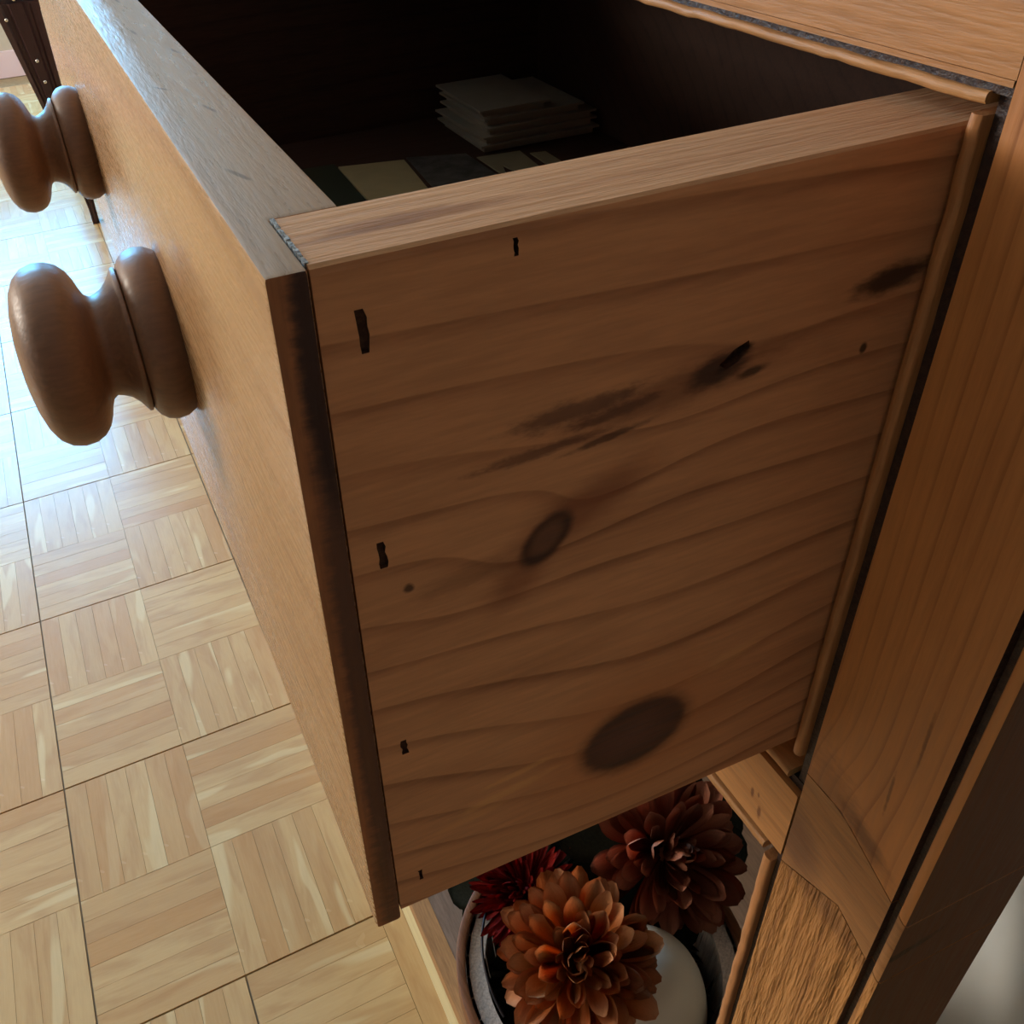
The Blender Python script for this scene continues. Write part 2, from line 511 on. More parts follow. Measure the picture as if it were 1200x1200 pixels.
def parquet(name, ax, island):
    n = NT(name)
    x, y, z = n.coords()
    r = n.rand(island)
    al, ac = (x, y) if ax == 'x' else (y, x)
    sh = n.math('MULTIPLY', r, 91.0)
    v = n.comb(n.math('ADD', n.math('MULTIPLY', al, 11.0), sh), n.math('MULTIPLY', ac, 55.0), sh)
    g = n.noise(v, 1.0, 3.0, 0.55, 0.6)
    v2 = n.comb(n.math('ADD', n.math('MULTIPLY', al, 40.0), sh), n.math('MULTIPLY', ac, 520.0), sh)
    f = n.noise(v2, 1.0, 3.0, 0.6)
    pl = n.noise(n.comb(n.math('ADD', n.math('MULTIPLY', al, 7.0), sh), n.math('MULTIPLY', ac, 42.0), 4.0), 1.0, 1.0, 0.4, 0.4)
    r2 = n.math('FRACT', n.math('MULTIPLY', r, 17.3))
    c = n.mix(n.smooth(r2, 0.0, 1.0), lin((206, 170, 118)), lin((192, 150, 98)))
    c = n.mix(n.math('MULTIPLY', n.smooth(g, 0.42, 0.72), 0.6), c, lin((174, 126, 76)))
    c = n.mix(n.math('MULTIPLY', n.smooth(pl, 0.60, 0.68), 0.55), c, lin((226, 206, 160)))
    c = n.mix(n.math('MULTIPLY', n.smooth(n.math('FRACT', n.math('MULTIPLY', r, 53.7)), 0.78, 0.84), 0.5), c, lin((184, 126, 64)))
    c = n.mix(0.16, c, n.mix(f, lin((140, 98, 56)), lin((232, 206, 156))))
    w = n.noise(n.comb(x, y, z), 30.0, 2.0, 0.5)
    rg = n.math('MULTIPLY_ADD', w, 0.10, 0.20)
    return n.finish(c, rg, 0.5, n.bump(n.math('MULTIPLY_ADD', w, 2.0, f), 0.05, 0.001))


M_PQX = parquet('parquet_along_x', 'x', False)
M_PQY = parquet('parquet_along_y', 'y', False)
M_PQXI = parquet('parquet_far_along_x', 'x', True)
M_PQYI = parquet('parquet_far_along_y', 'y', True)

# ------------------------------------------------------------------ the room
mb = MB()
mb.box((WX - 0.1, SY - 0.1, FLOOR - 0.06), (EX + 0.1, NY + 0.1, FLOOR - 0.0022))
floor = mb.build('floor', M_JOINT, origin=(0, 0, FLOOR), kind='structure')

A_ = Vector((-0.0039, 0.1294, 0))
B_ = Vector((-0.1406, -0.0016, 0))
O_ = Vector((-0.6031, -0.1978, FLOOR))


def cam_px(p):
    d = Vector(p) - CAM
    w = d.dot(FWD)
    if w < 0.02:
        return None
    return PX + F_PX * d.dot(RIGHT) / w, PY + F_PX * d.dot(DOWN) / w, w


NS = 6
squares = []
for i in range(-26, 10):
    for j in range(-24, 28):
        c = O_ + A_ * (i + 0.5) + B_ * (j + 0.5)
        if not (WX + 0.02 < c.x - 0.08 and c.x + 0.08 < EX - 0.02 and SY + 0.02 < c.y - 0.08 and c.y + 0.08 < NY - 0.02):
            continue
        q = cam_px(c)
        hid = c.x > -0.30 or (c.y > 0.12 and c.x > -1.2)
        vis = q is not None and -90 < q[0] < 600 and -60 < q[1] < 1290 and not hid and c.y < 0.30
        squares.append((0 if vis else 1, q[2] if q else 9, i, j, c))
squares.sort(key=lambda s: (s[0], s[1]))
near = set((s[2], s[3]) for s in squares[:50])


def strip_rect(i, j, k):
    """Corner parameters of strip k of square (i, j) in lattice units, with the joints taken off."""
    e = 0.0008
    g = 0.0062
    u0, u1, v0, v1 = i, i + 1, j, j + 1
    along_a = (i + j) % 2 == 0
    sh = 1 if j < -2 else 0
    ua = u0 + (g if (i + sh) % 2 == 0 else e)
    ub = u1 - (g if (i + 1 + sh) % 2 == 0 else e)
    va = v0 + (g if j % 2 == 0 else e)
    vb = v1 - (g if (j + 1) % 2 == 0 else e)
    t = 0.0003
    if along_a:
        a = va + (vb - va) * k / NS
        b = va + (vb - va) * (k + 1) / NS
        return ua, ub, a + (t if k else 0), b - (t if k < NS - 1 else 0), True
    a = ua + (ub - ua) * k / NS
    b = ua + (ub - ua) * (k + 1) / NS
    return a + (t if k else 0), b - (t if k < NS - 1 else 0), va, vb, False


def strip_geo(bm, u0, u1, v0, v1, base):
    ch = 0.0007
    top = [O_ + A_ * u + B_ * v - base for u, v in ((u0 + ch, v0 + ch), (u1 - ch, v0 + ch), (u1 - ch, v1 - ch), (u0 + ch, v1 - ch))]
    bot = [O_ + A_ * u + B_ * v - base - Vector((0, 0, 0.0022)) for u, v in ((u0, v0), (u1, v0), (u1, v1), (u0, v1))]
    T = [bm.verts.new(p) for p in top]
    Bv = [bm.verts.new(p) for p in bot]
    f = [bm.faces.new(T)]
    for k in range(4):
        f.append(bm.faces.new((Bv[k], Bv[(k + 1) % 4], T[(k + 1) % 4], T[k])))
    f.append(bm.faces.new(Bv))
    bmesh.ops.recalc_face_normals(bm, faces=f)


strip_cache = {}
far = {True: bmesh.new(), False: bmesh.new()}
for _, _, i, j, c in squares:
    for k in range(NS):
        u0, u1, v0, v1, al = strip_rect(i, j, k)
        if (i, j) in near:
            ctr = O_ + A_ * ((u0 + u1) / 2) + B_ * ((v0 + v1) / 2)
            key = (al, round(u1 - u0, 5), round(v1 - v0, 5))
            if key not in strip_cache:
                bm = bmesh.new()
                strip_geo(bm, u0, u1, v0, v1, ctr)
                me = bpy.data.meshes.new('parquet_strip')
                bm.to_mesh(me)
                bm.free()
                me.materials.append(M_PQY if al else M_PQX)
                strip_cache[key] = me
            o = bpy.data.objects.new('parquet_strip', strip_cache[key])
            COL.objects.link(o)
            put(o, floor, ctr + Vector((0, 0, random.uniform(-0.00012, 0.00012))))
        else:
            strip_geo(far[al], u0, u1, v0, v1, Vector((0, 0, 0)))
for al in (True, False):
    me = bpy.data.meshes.new('distant_parquet')
    far[al].to_mesh(me)
    far[al].free()
    me.materials.append(M_PQYI if al else M_PQXI)
    o = bpy.data.objects.new('distant_parquet', me)
    COL.objects.link(o)
    put(o, floor, (0, 0, 0))
    o['kind'] = 'stuff'

# walls, the left one and the far one with a window opening each, the far one's added
mb = MB()
y0, y1, z0, z1 = WIN1
T = 0.1
mb.box((WX - T, SY, FLOOR), (WX, y0, CEIL))
mb.box((WX - T, y1, FLOOR), (WX, NY, CEIL))
mb.box((WX - T, y0, FLOOR), (WX, y1, z0))
mb.box((WX - T, y0, z1), (WX, y1, CEIL))
mb.build('wall_left', M_WALL, origin=(WX, 0, FLOOR), kind='structure')
mb = MB()
x0, x1, z0b, z1b = ADDED_WIN
mb.box((WX - T, SY - T, FLOOR), (x0, SY, CEIL))
mb.box((x1, SY - T, FLOOR), (EX + T, SY, CEIL))
mb.box((x0, SY - T, FLOOR), (x1, SY, z0b))
mb.box((x0, SY - T, z1b), (x1, SY, CEIL))
mb.build('wall_front', M_WALL, origin=(0, SY, FLOOR), kind='structure')
MB().box((WX - T, NY, FLOOR), (EX + T, NY + T, CEIL)).build('wall_back', M_WALL, origin=(0, NY, FLOOR), kind='structure')
MB().box((EX, SY, FLOOR), (EX + T, NY, CEIL)).build('wall_right', M_WALLD, origin=(EX, 0, FLOOR), kind='structure')
MB().box((WX - T, SY - T, CEIL), (EX + T, NY + T, CEIL + 0.05)).build('ceiling', M_CEIL, origin=(0, 0, CEIL), kind='structure')


def window(name, plane, a0, a1, z0, z1, axis):
    def bx(m, a, b, p0, p1, q0, q1):
        if axis == 'x':
            m.box((p0, a, q0), (p1, b, q1))
        else:
            m.box((a, p0, q0), (b, p1, q1))
    m = MB()
    for a, b, q0, q1 in ((a0 - 0.06, a0, z0 - 0.06, z1 + 0.06), (a1, a1 + 0.06, z0 - 0.06, z1 + 0.06), (a0, a1, z1, z1 + 0.06), (a0, a1, z0 - 0.06, z0)):
        bx(m, a, b, plane, plane + 0.018, q0, q1)
    w = m.build(name, M_TRIMW, origin=(plane, (a0 + a1) / 2, z0) if axis == 'x' else ((a0 + a1) / 2, plane, z0), kind='structure')
    m = MB()
    for a, b, q0, q1 in ((a0, a0 + 0.035, z0, z1), (a1 - 0.035, a1, z0, z1), (a0, a1, z0, z0 + 0.035), (a0, a1, z1 - 0.035, z1),
                         (a0, a1, WIN_SPLIT - 0.015, WIN_SPLIT + 0.015)):
        bx(m, a, b, plane - 0.05, plane - 0.02, q0, q1)
    m.build('sash', M_TRIMW, w, origin=WLOC[w.name])


window('window_1', WX, WIN1[0], WIN1[1], WIN1[2], WIN1[3], 'x')
window('added_window', SY, ADDED_WIN[0], ADDED_WIN[1], ADDED_WIN[2], ADDED_WIN[3], 'y')
MB().box((WX, SY, FLOOR), (WX + 0.015, NY, FLOOR + 0.09)).bevel(0.004).build('baseboard_left', plain('pale_pink_paint', lin((226, 200, 204)), 0.5, 0.4), origin=(WX, 0, FLOOR), kind='structure')
MB().box((WX + 0.015, NY - 0.015, FLOOR), (EX, NY, FLOOR + 0.09)).bevel(0.004).build('baseboard_back', M_TRIMW, origin=(0, NY, FLOOR), kind='structure')

# ------------------------------------------------------------------ the dresser
YF = 0.145                                   # front plane of the face frame
DR = empty('pine_dresser', (-0.35, 0.35, FLOOR),
           label='old pine dresser with beaded frame, its knobbed drawer pulled open above a flower basket', cat='dresser')
ZERO = (0, 0, 0)


def bead_outline(a0, a1, out, back, n=6):
    """Half-round bead between a0 and a1 whose crown reaches depth `out`; back closes it."""
    r = (a1 - a0) / 2
    pts = [(a0, back)]
    for k in range(n + 1):
        t = math.pi * k / n
        pts.append((a0 + r - r * math.cos(t), out + min(r * 0.8, 0.0011) * (1 - math.sin(t))))
    pts.append((a1, back))
    return pts


# upper corner post: flat face, dark groove, bead on the corner, side face
def post_profile():
    pts = [(0.0085, YF), (0.0488, YF), (0.0490, YF + 0.0026), (0.0516, YF + 0.0026)]
    mis = [0, 1, 1]
    for k in range(6):
        pts.append(((0.0517, YF + 0.0008), (0.0522, YF + 0.0002), (0.0532, YF), (0.0544, YF), (0.0551, YF + 0.0003), (0.0555, YF + 0.0010))[k])
        mis.append(0)
    mis[3 + 5] = 2
    pts += [(0.0555, 0.196), (0.0085, 0.196)]
    mis += [2, 2, 3]
    return pts, mis


pp, pm = post_profile()


def post_piece(name, zl0, zl1, zr0, zr1, mats, ztop0=None):
    """A length of post whose ends slope in x: zl at the left edge, zr at the right edge (bottom, top)."""
    m = MB()
    m.prism(pp, 0, 1, 'z', mis=pm)
    for v in m.bm.verts:
        f = min(1, max(0, (v.co.x - 0.0085) / (0.0555 - 0.0085)))
        if callable(zl0):
            lo, hi = zl0(v.co.x), zl1(v.co.x)
        else:
            lo, hi = zl0 + (zr0 - zl0) * f, zl1 + (zr1 - zl1) * f
        v.co.z = lo if v.co.z < 0.5 else hi
    return m.build(name, mats, DR, smooth=35, origin=ZERO)


SEAM_U = lambda x: -0.2030 - 0.0000 * x if x < 0.024 else -0.2030 - (x - 0.024) * 0.52
SEAM_L = lambda x: (-0.2535 + (x - 0.0085) * 0.44) if x < 0.034 else -0.2423 - (x - 0.034) * 0.56
# the flat face is cut finer so the seams bend where they do
fine = [(0.0085 + (0.0488 - 0.0085) * k / 8, YF) for k in range(8)]
pp = fine + pp[1:]
pm = [0] * 8 + pm[1:]
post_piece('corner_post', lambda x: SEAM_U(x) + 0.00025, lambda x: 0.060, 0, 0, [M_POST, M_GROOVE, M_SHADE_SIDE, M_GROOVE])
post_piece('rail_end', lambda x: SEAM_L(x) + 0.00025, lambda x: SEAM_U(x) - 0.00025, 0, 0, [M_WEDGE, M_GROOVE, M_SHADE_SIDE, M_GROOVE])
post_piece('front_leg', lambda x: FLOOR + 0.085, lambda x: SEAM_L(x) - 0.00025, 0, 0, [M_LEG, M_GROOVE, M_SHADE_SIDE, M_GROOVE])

# bead at the drawer opening's right edge and the dark groove beside it
def chip(seed, amp, lo=-9, hi=9):
    rnd = random.Random(seed)
    tab = [rnd.uniform(-1, 1) for _ in range(400)]

    def f(t, k):
        s = (t + 1.0) * 260
        i = int(s)
        v = tab[i % 400] * (1 - (s - i)) + tab[(i + 1) % 400] * (s - i)
        return (v * amp, v * amp * 0.6) if lo < t < hi else (v * amp * 0.25, 0)
    return f


m = MB()
m.prism(bead_outline(0.0003, 0.0036, YF - 0.0002, 0.158), -0.2005, 0.0025, 'z', segs=60, warp=chip(3, 0.0004, -0.035))
m.build('upright_bead', M_BEADZ, DR, smooth=50, origin=ZERO)
MB().box((0.0036, YF + 0.0030, -0.2175), (0.0085, 0.19, 0.0085)).build('bead_groove', M_GROOVE, DR, origin=ZERO)
# top rail with its groove and chipped bead
RL = -0.6985
m = MB()
m.box((RL, YF, 0.0101), (0.0083, 0.168, 0.060)).bevel(0.0006, 1)
m.build('top_rail', M_RAIL, DR, smooth=35, origin=ZERO)
MB().box((RL, YF + 0.0003, 0.0086), (0.0078, 0.166, 0.0099)).build('rail_fillet', M_RAIL, DR, origin=ZERO)
MB().box((RL, YF + 0.0014, 0.0066), (0.0080, 0.166, 0.0102)).build('bead_groove', M_GROOVE, DR, origin=ZERO)
m = MB()
m.prism(bead_outline(0.0044, 0.0069, YF - 0.0002, 0.160)[::-1], RL, 0.0030, 'x', segs=170, jit=0.00008, warp=chip(8, 0.00022))
for v in m.bm.verts:                       # prism on x takes (y, z): swap the outline's pair
    v.co.y, v.co.z = v.co.z, v.co.y
bmesh.ops.recalc_face_normals(m.bm, faces=m.bm.faces)
m.build('rail_bead', M_BEAD, DR, smooth=50, origin=ZERO)
# lower rail: bead, groove, board, groove, bead
m = MB()
m.box((RL, YF, -0.2515), (0.0076, 0.168, -0.2172)).bevel(0.0005, 1)
m.build('lower_rail', M_RAIL, DR, smooth=35, origin=ZERO)
MB().box((RL, YF + 0.0026, -0.2560), (0.0080, 0.166, -0.2135)).build('bead_groove', M_GROOVE, DR, origin=ZERO)
for a, b, sd, xr in ((-0.2138, -0.2102, 5, 0.0016), (-0.2592, -0.2552, 6, -0.0004)):
    m = MB()
    m.prism(bead_outline(a, b, YF - 0.0004, 0.160)[::-1], RL, xr, 'x', segs=120, warp=chip(sd, 0.00018))
    for v in m.bm.verts:
        v.co.y, v.co.z = v.co.z, v.co.y
    bmesh.ops.recalc_face_normals(m.bm, faces=m.bm.faces)
    m.build('rail_bead', M_BEAD, DR, smooth=50, origin=ZERO)
# bead down the leg beside the open shelf
m = MB()
m.prism(bead_outline(0.0006, 0.0048, YF - 0.0006, 0.158), -0.712, -0.2600, 'z', segs=120, warp=chip(12, 0.00024))
m.build('upright_bead', M_BEADZ, DR, smooth=50, origin=ZERO)
MB().box((0.0046, YF + 0.0026, -0.712), (0.0085, 0.19, -0.2560)).build('bead_groove', M_GROOVE, DR, origin=ZERO)

# carcass: top, sides, back, dust boards, left post, rear legs
MB().box((-0.775, 0.112, 0.060), (0.080, 0.615, 0.084)).bevel(0.004, 2).build('dresser_top', M_RAIL, DR, smooth=35, origin=ZERO)
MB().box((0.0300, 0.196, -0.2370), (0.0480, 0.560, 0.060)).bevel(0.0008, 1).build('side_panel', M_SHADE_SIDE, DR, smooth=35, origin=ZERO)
MB().box((-0.7500, 0.196, -0.712), (-0.7350, 0.560, 0.060)).build('side_panel', M_CARC, DR, origin=ZERO)
MB().box((-0.7520, 0.590, -0.712), (0.0500, 0.602, 0.060)).build('back_panel', M_CARC, DR, origin=ZERO)
MB().box((-0.7520, YF, -0.712), (-0.7000, 0.196, 0.060)).bevel(0.001, 1).build('corner_post', M_POST, DR, origin=ZERO)
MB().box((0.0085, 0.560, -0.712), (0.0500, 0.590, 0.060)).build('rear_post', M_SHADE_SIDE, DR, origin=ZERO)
MB().box((-0.7520, 0.560, -0.712), (-0.7100, 0.590, 0.060)).build('rear_post', M_CARC, DR, origin=ZERO)
MB().box((-0.7350, 0.168, -0.2170), (0.0085, 0.590, -0.2050)).build('dust_board', M_CARC, DR, origin=ZERO)
MB().box((0.0045, 0.196, -0.2050), (0.0300, 0.560, -0.1700)).build('drawer_runner', M_CARC, DR, origin=ZERO)
MB().box((-0.7350, 0.196, -0.2050), (-0.6990, 0.560, -0.1700)).build('drawer_runner', M_CARC, DR, origin=ZERO)
# shelf at the foot: pale plinth, tan nosing, grey worn board
m = MB()
m.box((-0.790, 0.0865, FLOOR), (0.085, 0.110, -0.7300)).bevel(0.003, 2)
m.build('plinth', M_PLINTH, DR, smooth=35, origin=ZERO)
m = MB()
m.box((-0.790, 0.0840, -0.7300), (0.085, 0.0990, -0.7125)).bevel(0.004, 3)
m.build('shelf_nosing', M_BNOSE, DR, smooth=35, origin=ZERO)
MB().box((-0.790, 0.0992, -0.7280), (0.085, 0.610, -0.7120)).bevel(0.001, 1).build('shelf_board', M_BOARD, DR, smooth=35, origin=ZERO)

# ------------------------------------------------------------------ the drawer (part) and its boards (sub-parts)
DW = empty('drawer', (-0.35, 0.0, -0.2), DR, label='deep pine drawer pulled well out, with two turned knobs')
TR, TF, DX = 0.0074, 0.0204, 0.695
m = MB()
# front board: L-shaped in plan, rebated for the side
m.prism([(-DX, 0), (0, 0), (0, TR), (-0.0240, TR), (-0.0240, TF), (-DX, TF)], -0.2, 0.0, 'z')
m.bevel(0.0010, 2, 60)
for f in m.bm.faces:
    n_ = f.normal
    if n_.x > 0.8 and f.calc_center_median().x > -0.001:
        f.material_index = 1
    elif n_.z > 0.8:
        f.material_index = 2
front = m.build('drawer_front', [M_FRONT, M_END, M_FTOP], DW, smooth=30, origin=ZERO)


def cut(obj, outlines):
    """Sink small slots into the +X face: outlines are lists of (y, z) with a depth."""
    c = MB()
    for pts, dep in outlines:
        c.prism(pts, 0.003, -0.0008 - dep, 'x')
    co = c.build('cutter', [M_HOLE], None)
    md = obj.modifiers.new('slots', 'BOOLEAN')
    md.operation = 'DIFFERENCE'
    md.solver = 'EXACT'
    md.object = co
    dg = bpy.context.evaluated_depsgraph_get()
    me = bpy.data.meshes.new_from_object(obj.evaluated_get(dg))
    obj.modifiers.clear()
    old = obj.data
    obj.data = me
    bpy.data.meshes.remove(old)
    bpy.data.objects.remove(co)


M_HOLE = plain('dark_slot', lin((66, 42, 32)), 0.8, 0.2, 0.6, 900.0, lin((100, 68, 50)))
m = MB()
sec = [(-0.0232, 0.0), (-0.0016, 0.0), (-0.0009, -0.0006), (-0.0006, -0.0018), (-0.0006, -0.1960), (-0.0232, -0.1960)]
m.prism(sec, TR + 0.0003, 0.425, 'y', segs=1)
for v in m.bm.verts:                      # lap the inner half behind the front board
    pass
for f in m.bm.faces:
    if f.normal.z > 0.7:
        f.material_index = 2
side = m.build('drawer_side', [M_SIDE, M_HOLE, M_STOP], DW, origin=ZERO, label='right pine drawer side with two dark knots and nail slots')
# trim the part of the side that would meet the front board's inner tongue
rnd = random.Random(5)


def slot(y, z, w, h, dep, lean=0.05, n=5):
    L = []
    for k in range(n + 1):
        zz = z + h / 2 - h * k / n
        L.append((y - w / 2 + rnd.uniform(-.16, .16) * w + (z - zz) * lean, zz))
    for k in range(n, -1, -1):
        zz = z + h / 2 - h * k / n
        L.append((y + w / 2 + rnd.uniform(-.16, .16) * w + (z - zz) * lean, zz))
    return L, dep


cut(side, [slot(0.0153, -0.0135, 0.0019, 0.0085, 0.0009), slot(0.0143, -0.0640, 0.0016, 0.0070, 0.0009),
           slot(0.0142, -0.1260, 0.0014, 0.0052, 0.0009), slot(0.0147, -0.1830, 0.0012, 0.0046, 0.0009),
           slot(0.0446, -0.0045, 0.0009, 0.0034, 0.002),
           ([(0.0925, -0.0415), (0.0960, -0.0385), (0.0995, -0.0372), (0.1000, -0.0388), (0.0975, -0.0418), (0.0945, -0.0430)], 0.0022)])
side2 = MB().box((-DX, TF, -0.196), (-0.672, 0.425, 0.0)).build('drawer_side', M_INNER, DW, origin=ZERO)
MB().box((-0.672, 0.407, -0.190), (-0.0234, 0.425, -0.006)).build('drawer_back', M_INNER, DW, origin=ZERO)
MB().box((-0.672, TF, -0.1955), (-0.0234, 0.407, -0.1900)).build('drawer_bottom', M_INNER, DW, origin=ZERO)
# pale dust packed in the open joint between front and side
m = MB()
for k in range(14):
    xx = -0.0226 + 0.0196 * k / 13
    w = rnd.uniform(0.0003, 0.00042)
    m.box((xx - 0.0009, TR + 0.0003 - w, -0.0012), (xx + 0.0009, TR + 0.0003 + w, 0.00012 + rnd.uniform(-0.0001, 0.0001)))
m.build('joint_dust', M_DUST, DW, origin=ZERO, kind='stuff')

KNOB = [(0.0, 0.0300), (0.004, 0.0318), (0.0085, 0.0322), (0.0125, 0.0312), (0.0155, 0.0290), (0.0170, 0.0268), (0.0173, 0.0256),
        (0.0180, 0.0268), (0.0193, 0.0268), (0.0203, 0.0254), (0.0222, 0.0228), (0.0250, 0.0203), (0.0280, 0.0190), (0.0305, 0.0190),
        (0.0325, 0.0202), (0.0338, 0.0228), (0.0350, 0.0262), (0.0370, 0.0298), (0.0400, 0.0326), (0.0440, 0.0343), (0.0490, 0.0347),
        (0.0540, 0.0335), (0.0580, 0.0306), (0.0608, 0.0262), (0.0628, 0.0200), (0.0640, 0.0130), (0.0646, 0.0060), (0.0648, 0.0)]
KNOB = [(a * 0.85, q * (0.965 if a > 0.03 else 1.0)) for a, q in KNOB]
for kx, KZ in ((-0.1950, -0.1010), (-0.4720, -0.1060)):
    m = MB()
    m.lathe(KNOB, (kx, 0, KZ), (0, -1, 0), 72)
    m.build('knob', M_KNOB, DW, smooth=60, origin=(kx, 0, KZ))

# ------------------------------------------------------------------ what lies in the drawer
M_PAPER = plain('cream_paper', lin((168, 158, 130)), 0.7, 0.3, 0.3, 40.0, lin((140, 128, 100)))
M_ENV = plain('white_envelope_paper', lin((186, 180, 166)), 0.7, 0.3, 0.2, 60.0, lin((150, 144, 132)))
M_BEIGE = plain('beige_card', lin((196, 180, 138)), 0.65, 0.3, 0.2, 50.0)
M_GREY = plain('grey_print', lin((120, 116, 112)), 0.35, 0.5, 0.8, 70.0, lin((50, 48, 50)))
M_GREEN = plain('dark_green_shade', lin((62, 66, 52)), 0.5, 0.4, 0.2, 50.0)
ZB = -0.1900


def sheet(name, pts, z, th, mat, label, cat, group=None, bev=0.0004):
    m = MB()
    m.prism(pts, z, z + th, 'z')
    if bev and th > 2 * bev:
        m.bevel(bev, 1)
    cx_ = sum(p[0] for p in pts) / len(pts)
    cy_ = sum(p[1] for p in pts) / len(pts)
    o = m.build(name, mat, None, origin=(cx_, cy_, z))
    return tag(o, label, cat, group)


sheet('patch', [(-0.592, 0.128), (-0.589, 0.1815), (-0.440, 0.1740), (-0.443, 0.122)], ZB, 0.0045, M_GREEN,  # dark sheet added where shade lies beside the envelope
      'dark green notebook put in for shade in the drawer corner beside the front board', 'patch')
sheet('envelope', [(-0.588, 0.1840), (-0.576, 0.2360), (-0.440, 0.2200), (-0.450, 0.1775)], ZB, 0.0020, M_BEIGE,
      'flat beige envelope lying next to the dark green notebook', 'envelope')
sheet('photograph', [(-0.583, 0.2400), (-0.566, 0.2860), (-0.440, 0.2860), (-0.452, 0.2270)], ZB, 0.0010, M_GREY,
      'dark grey glossy print lying between the beige envelope and the paper pile', 'photograph')
sheet('torn_paper', [(-0.553, 0.2890), (-0.5490, 0.3260), (-0.5060, 0.3220), (-0.5000, 0.3010), (-0.5240, 0.2985), (-0.4960, 0.2890)],
      ZB, 0.0011, M_PAPER, 'cream folded paper with a notched end in front of the envelope stack', 'paper')
sheet('paper_scrap', [(-0.5400, 0.3300), (-0.5370, 0.3430), (-0.4900, 0.3420), (-0.4900, 0.3280)], ZB, 0.0010, M_PAPER,
      'small cream paper scrap on the right of the notched paper', 'paper')
# a stepped stack of five thick envelopes
z = ZB
for k, (dx, dy, wx, wy, th) in enumerate(((-0.5570, 0.2955, 0.092, 0.108, 0.0068), (-0.5560, 0.2972, 0.094, 0.105, 0.0068), (-0.5555, 0.3000, 0.094, 0.100, 0.0068),
                                           (-0.5580, 0.2990, 0.093, 0.090, 0.0068), (-0.5600, 0.2965, 0.092, 0.062, 0.0062))):
    m = MB()
    x1_, x0_, y0_, y1_ = dx, dx - wx, dy, dy + wy
    m.box((x0_ + 0.004, y0_ + 0.005, z), (x1_ - 0.005, y1_ - 0.003, z + th - 0.0016))
    m.box((x0_, y0_, z + th - 0.0016), (x1_, y1_, z + th))
    bmesh.ops.rotate(m.bm, verts=m.bm.verts, cent=(dx, dy, z), matrix=Matrix.Rotation(R_(rnd.uniform(-1.5, 1.5)), 3, 'Z'))
    bmesh.ops.transform(m.bm, matrix=Matrix.Identity(4), verts=m.bm.verts)
    o = m.build('envelope', M_ENV, None, origin=(dx - wx / 2, dy + wy / 2, z))
    tag(o, ['undermost thick white envelope of the stack in the drawer', 'second white envelope from the bottom of the drawer stack',
            'middle white envelope of the stack in the drawer', 'white envelope just under the top one of the drawer stack',
            'topmost and shortest white envelope of the stack in the drawer'][k], 'envelope', 'stacked envelopes in the drawer')
    z += th

# ------------------------------------------------------------------ basket with flowers on the shelf
SH = -0.7120
BC = Vector((-0.1090, 0.1610, 0))
RZ, RR, RB = -0.560, 0.0885, 0.070
M_BASK = wood('whitewashed_splint', 'z', lin((222, 208, 194)), lin((170, 150, 134)), rough=0.6, spec=0.3, spacing=0.006, ring=0.5, fibre=0.4, bump=0.5, seed=31.0)
M_HOOP = wood('brown_hoop', 'x', lin((132, 84, 50)), lin((88, 52, 32)), rough=0.5, spec=0.4, spacing=0.01, fibre=0.3, seed=33.0)
M_WIRE = plain('dark_wire', lin((48, 46, 50)), 0.4, 0.5, metal=0.6)
BK = empty('flower_basket', (BC.x, BC.y, SH), label='round whitewashed splint basket with brown rim standing on the lower shelf', cat='basket')
NSTV = 40
for k in range(NSTV):
    a0 = 2 * math.pi * (k + 0.025) / NSTV
    a1 = 2 * math.pi * (k + 0.975) / NSTV
    m = MB()
    th = 0.0022
    vs = []
    for zz, rr in ((SH + 0.004, RB), ((SH + RZ) / 2, (RB + RR) / 2 + 0.002), (RZ - 0.001, RR)):
        row = []
        for a, dr in ((a0, -th), (a1, -th), (a1, 0), (a0, 0)):
            row.append(m.bm.verts.new((BC.x + (rr + dr) * math.cos(a), BC.y + (rr + dr) * math.sin(a), zz)))
        vs.append(row)
    for r0, r1 in zip(vs, vs[1:]):
        for q in range(4):
            m.bm.faces.new((r0[q], r0[(q + 1) % 4], r1[(q + 1) % 4], r1[q]))
    m.bm.faces.new(vs[0])
    m.bm.faces.new(vs[-1])
    bmesh.ops.recalc_face_normals(m.bm, faces=m.bm.faces)
    m.build('stave', M_BASK, BK, origin=(BC.x, BC.y, SH))
m = MB()
m.lathe([(0.0, RB - 0.0005), (0.006, RB - 0.0005), (0.006, 0.0), ][:2], (BC.x, BC.y, SH), (0, 0, 1), 40)
m.build('basket_base', M_BASK, BK, origin=(BC.x, BC.y, SH))


def ring_geo(m, r0, r1, z0, z1, cx_, cy_, segs=72):
    pr = [(r0, z0), (r1, z0), (r1, z1), (r0, z1)]
    rows = []
    for k in range(segs):
        a = 2 * math.pi * k / segs
        rows.append([m.bm.verts.new((cx_ + r * math.cos(a), cy_ + r * math.sin(a), zz)) for r, zz in pr])
    for k in range(segs):
        A, B = rows[k], rows[(k + 1) % segs]
        for q in range(4):
            m.bm.faces.new((A[q], A[(q + 1) % 4], B[(q + 1) % 4], B[q]))
    bmesh.ops.recalc_face_normals(m.bm, faces=m.bm.faces)


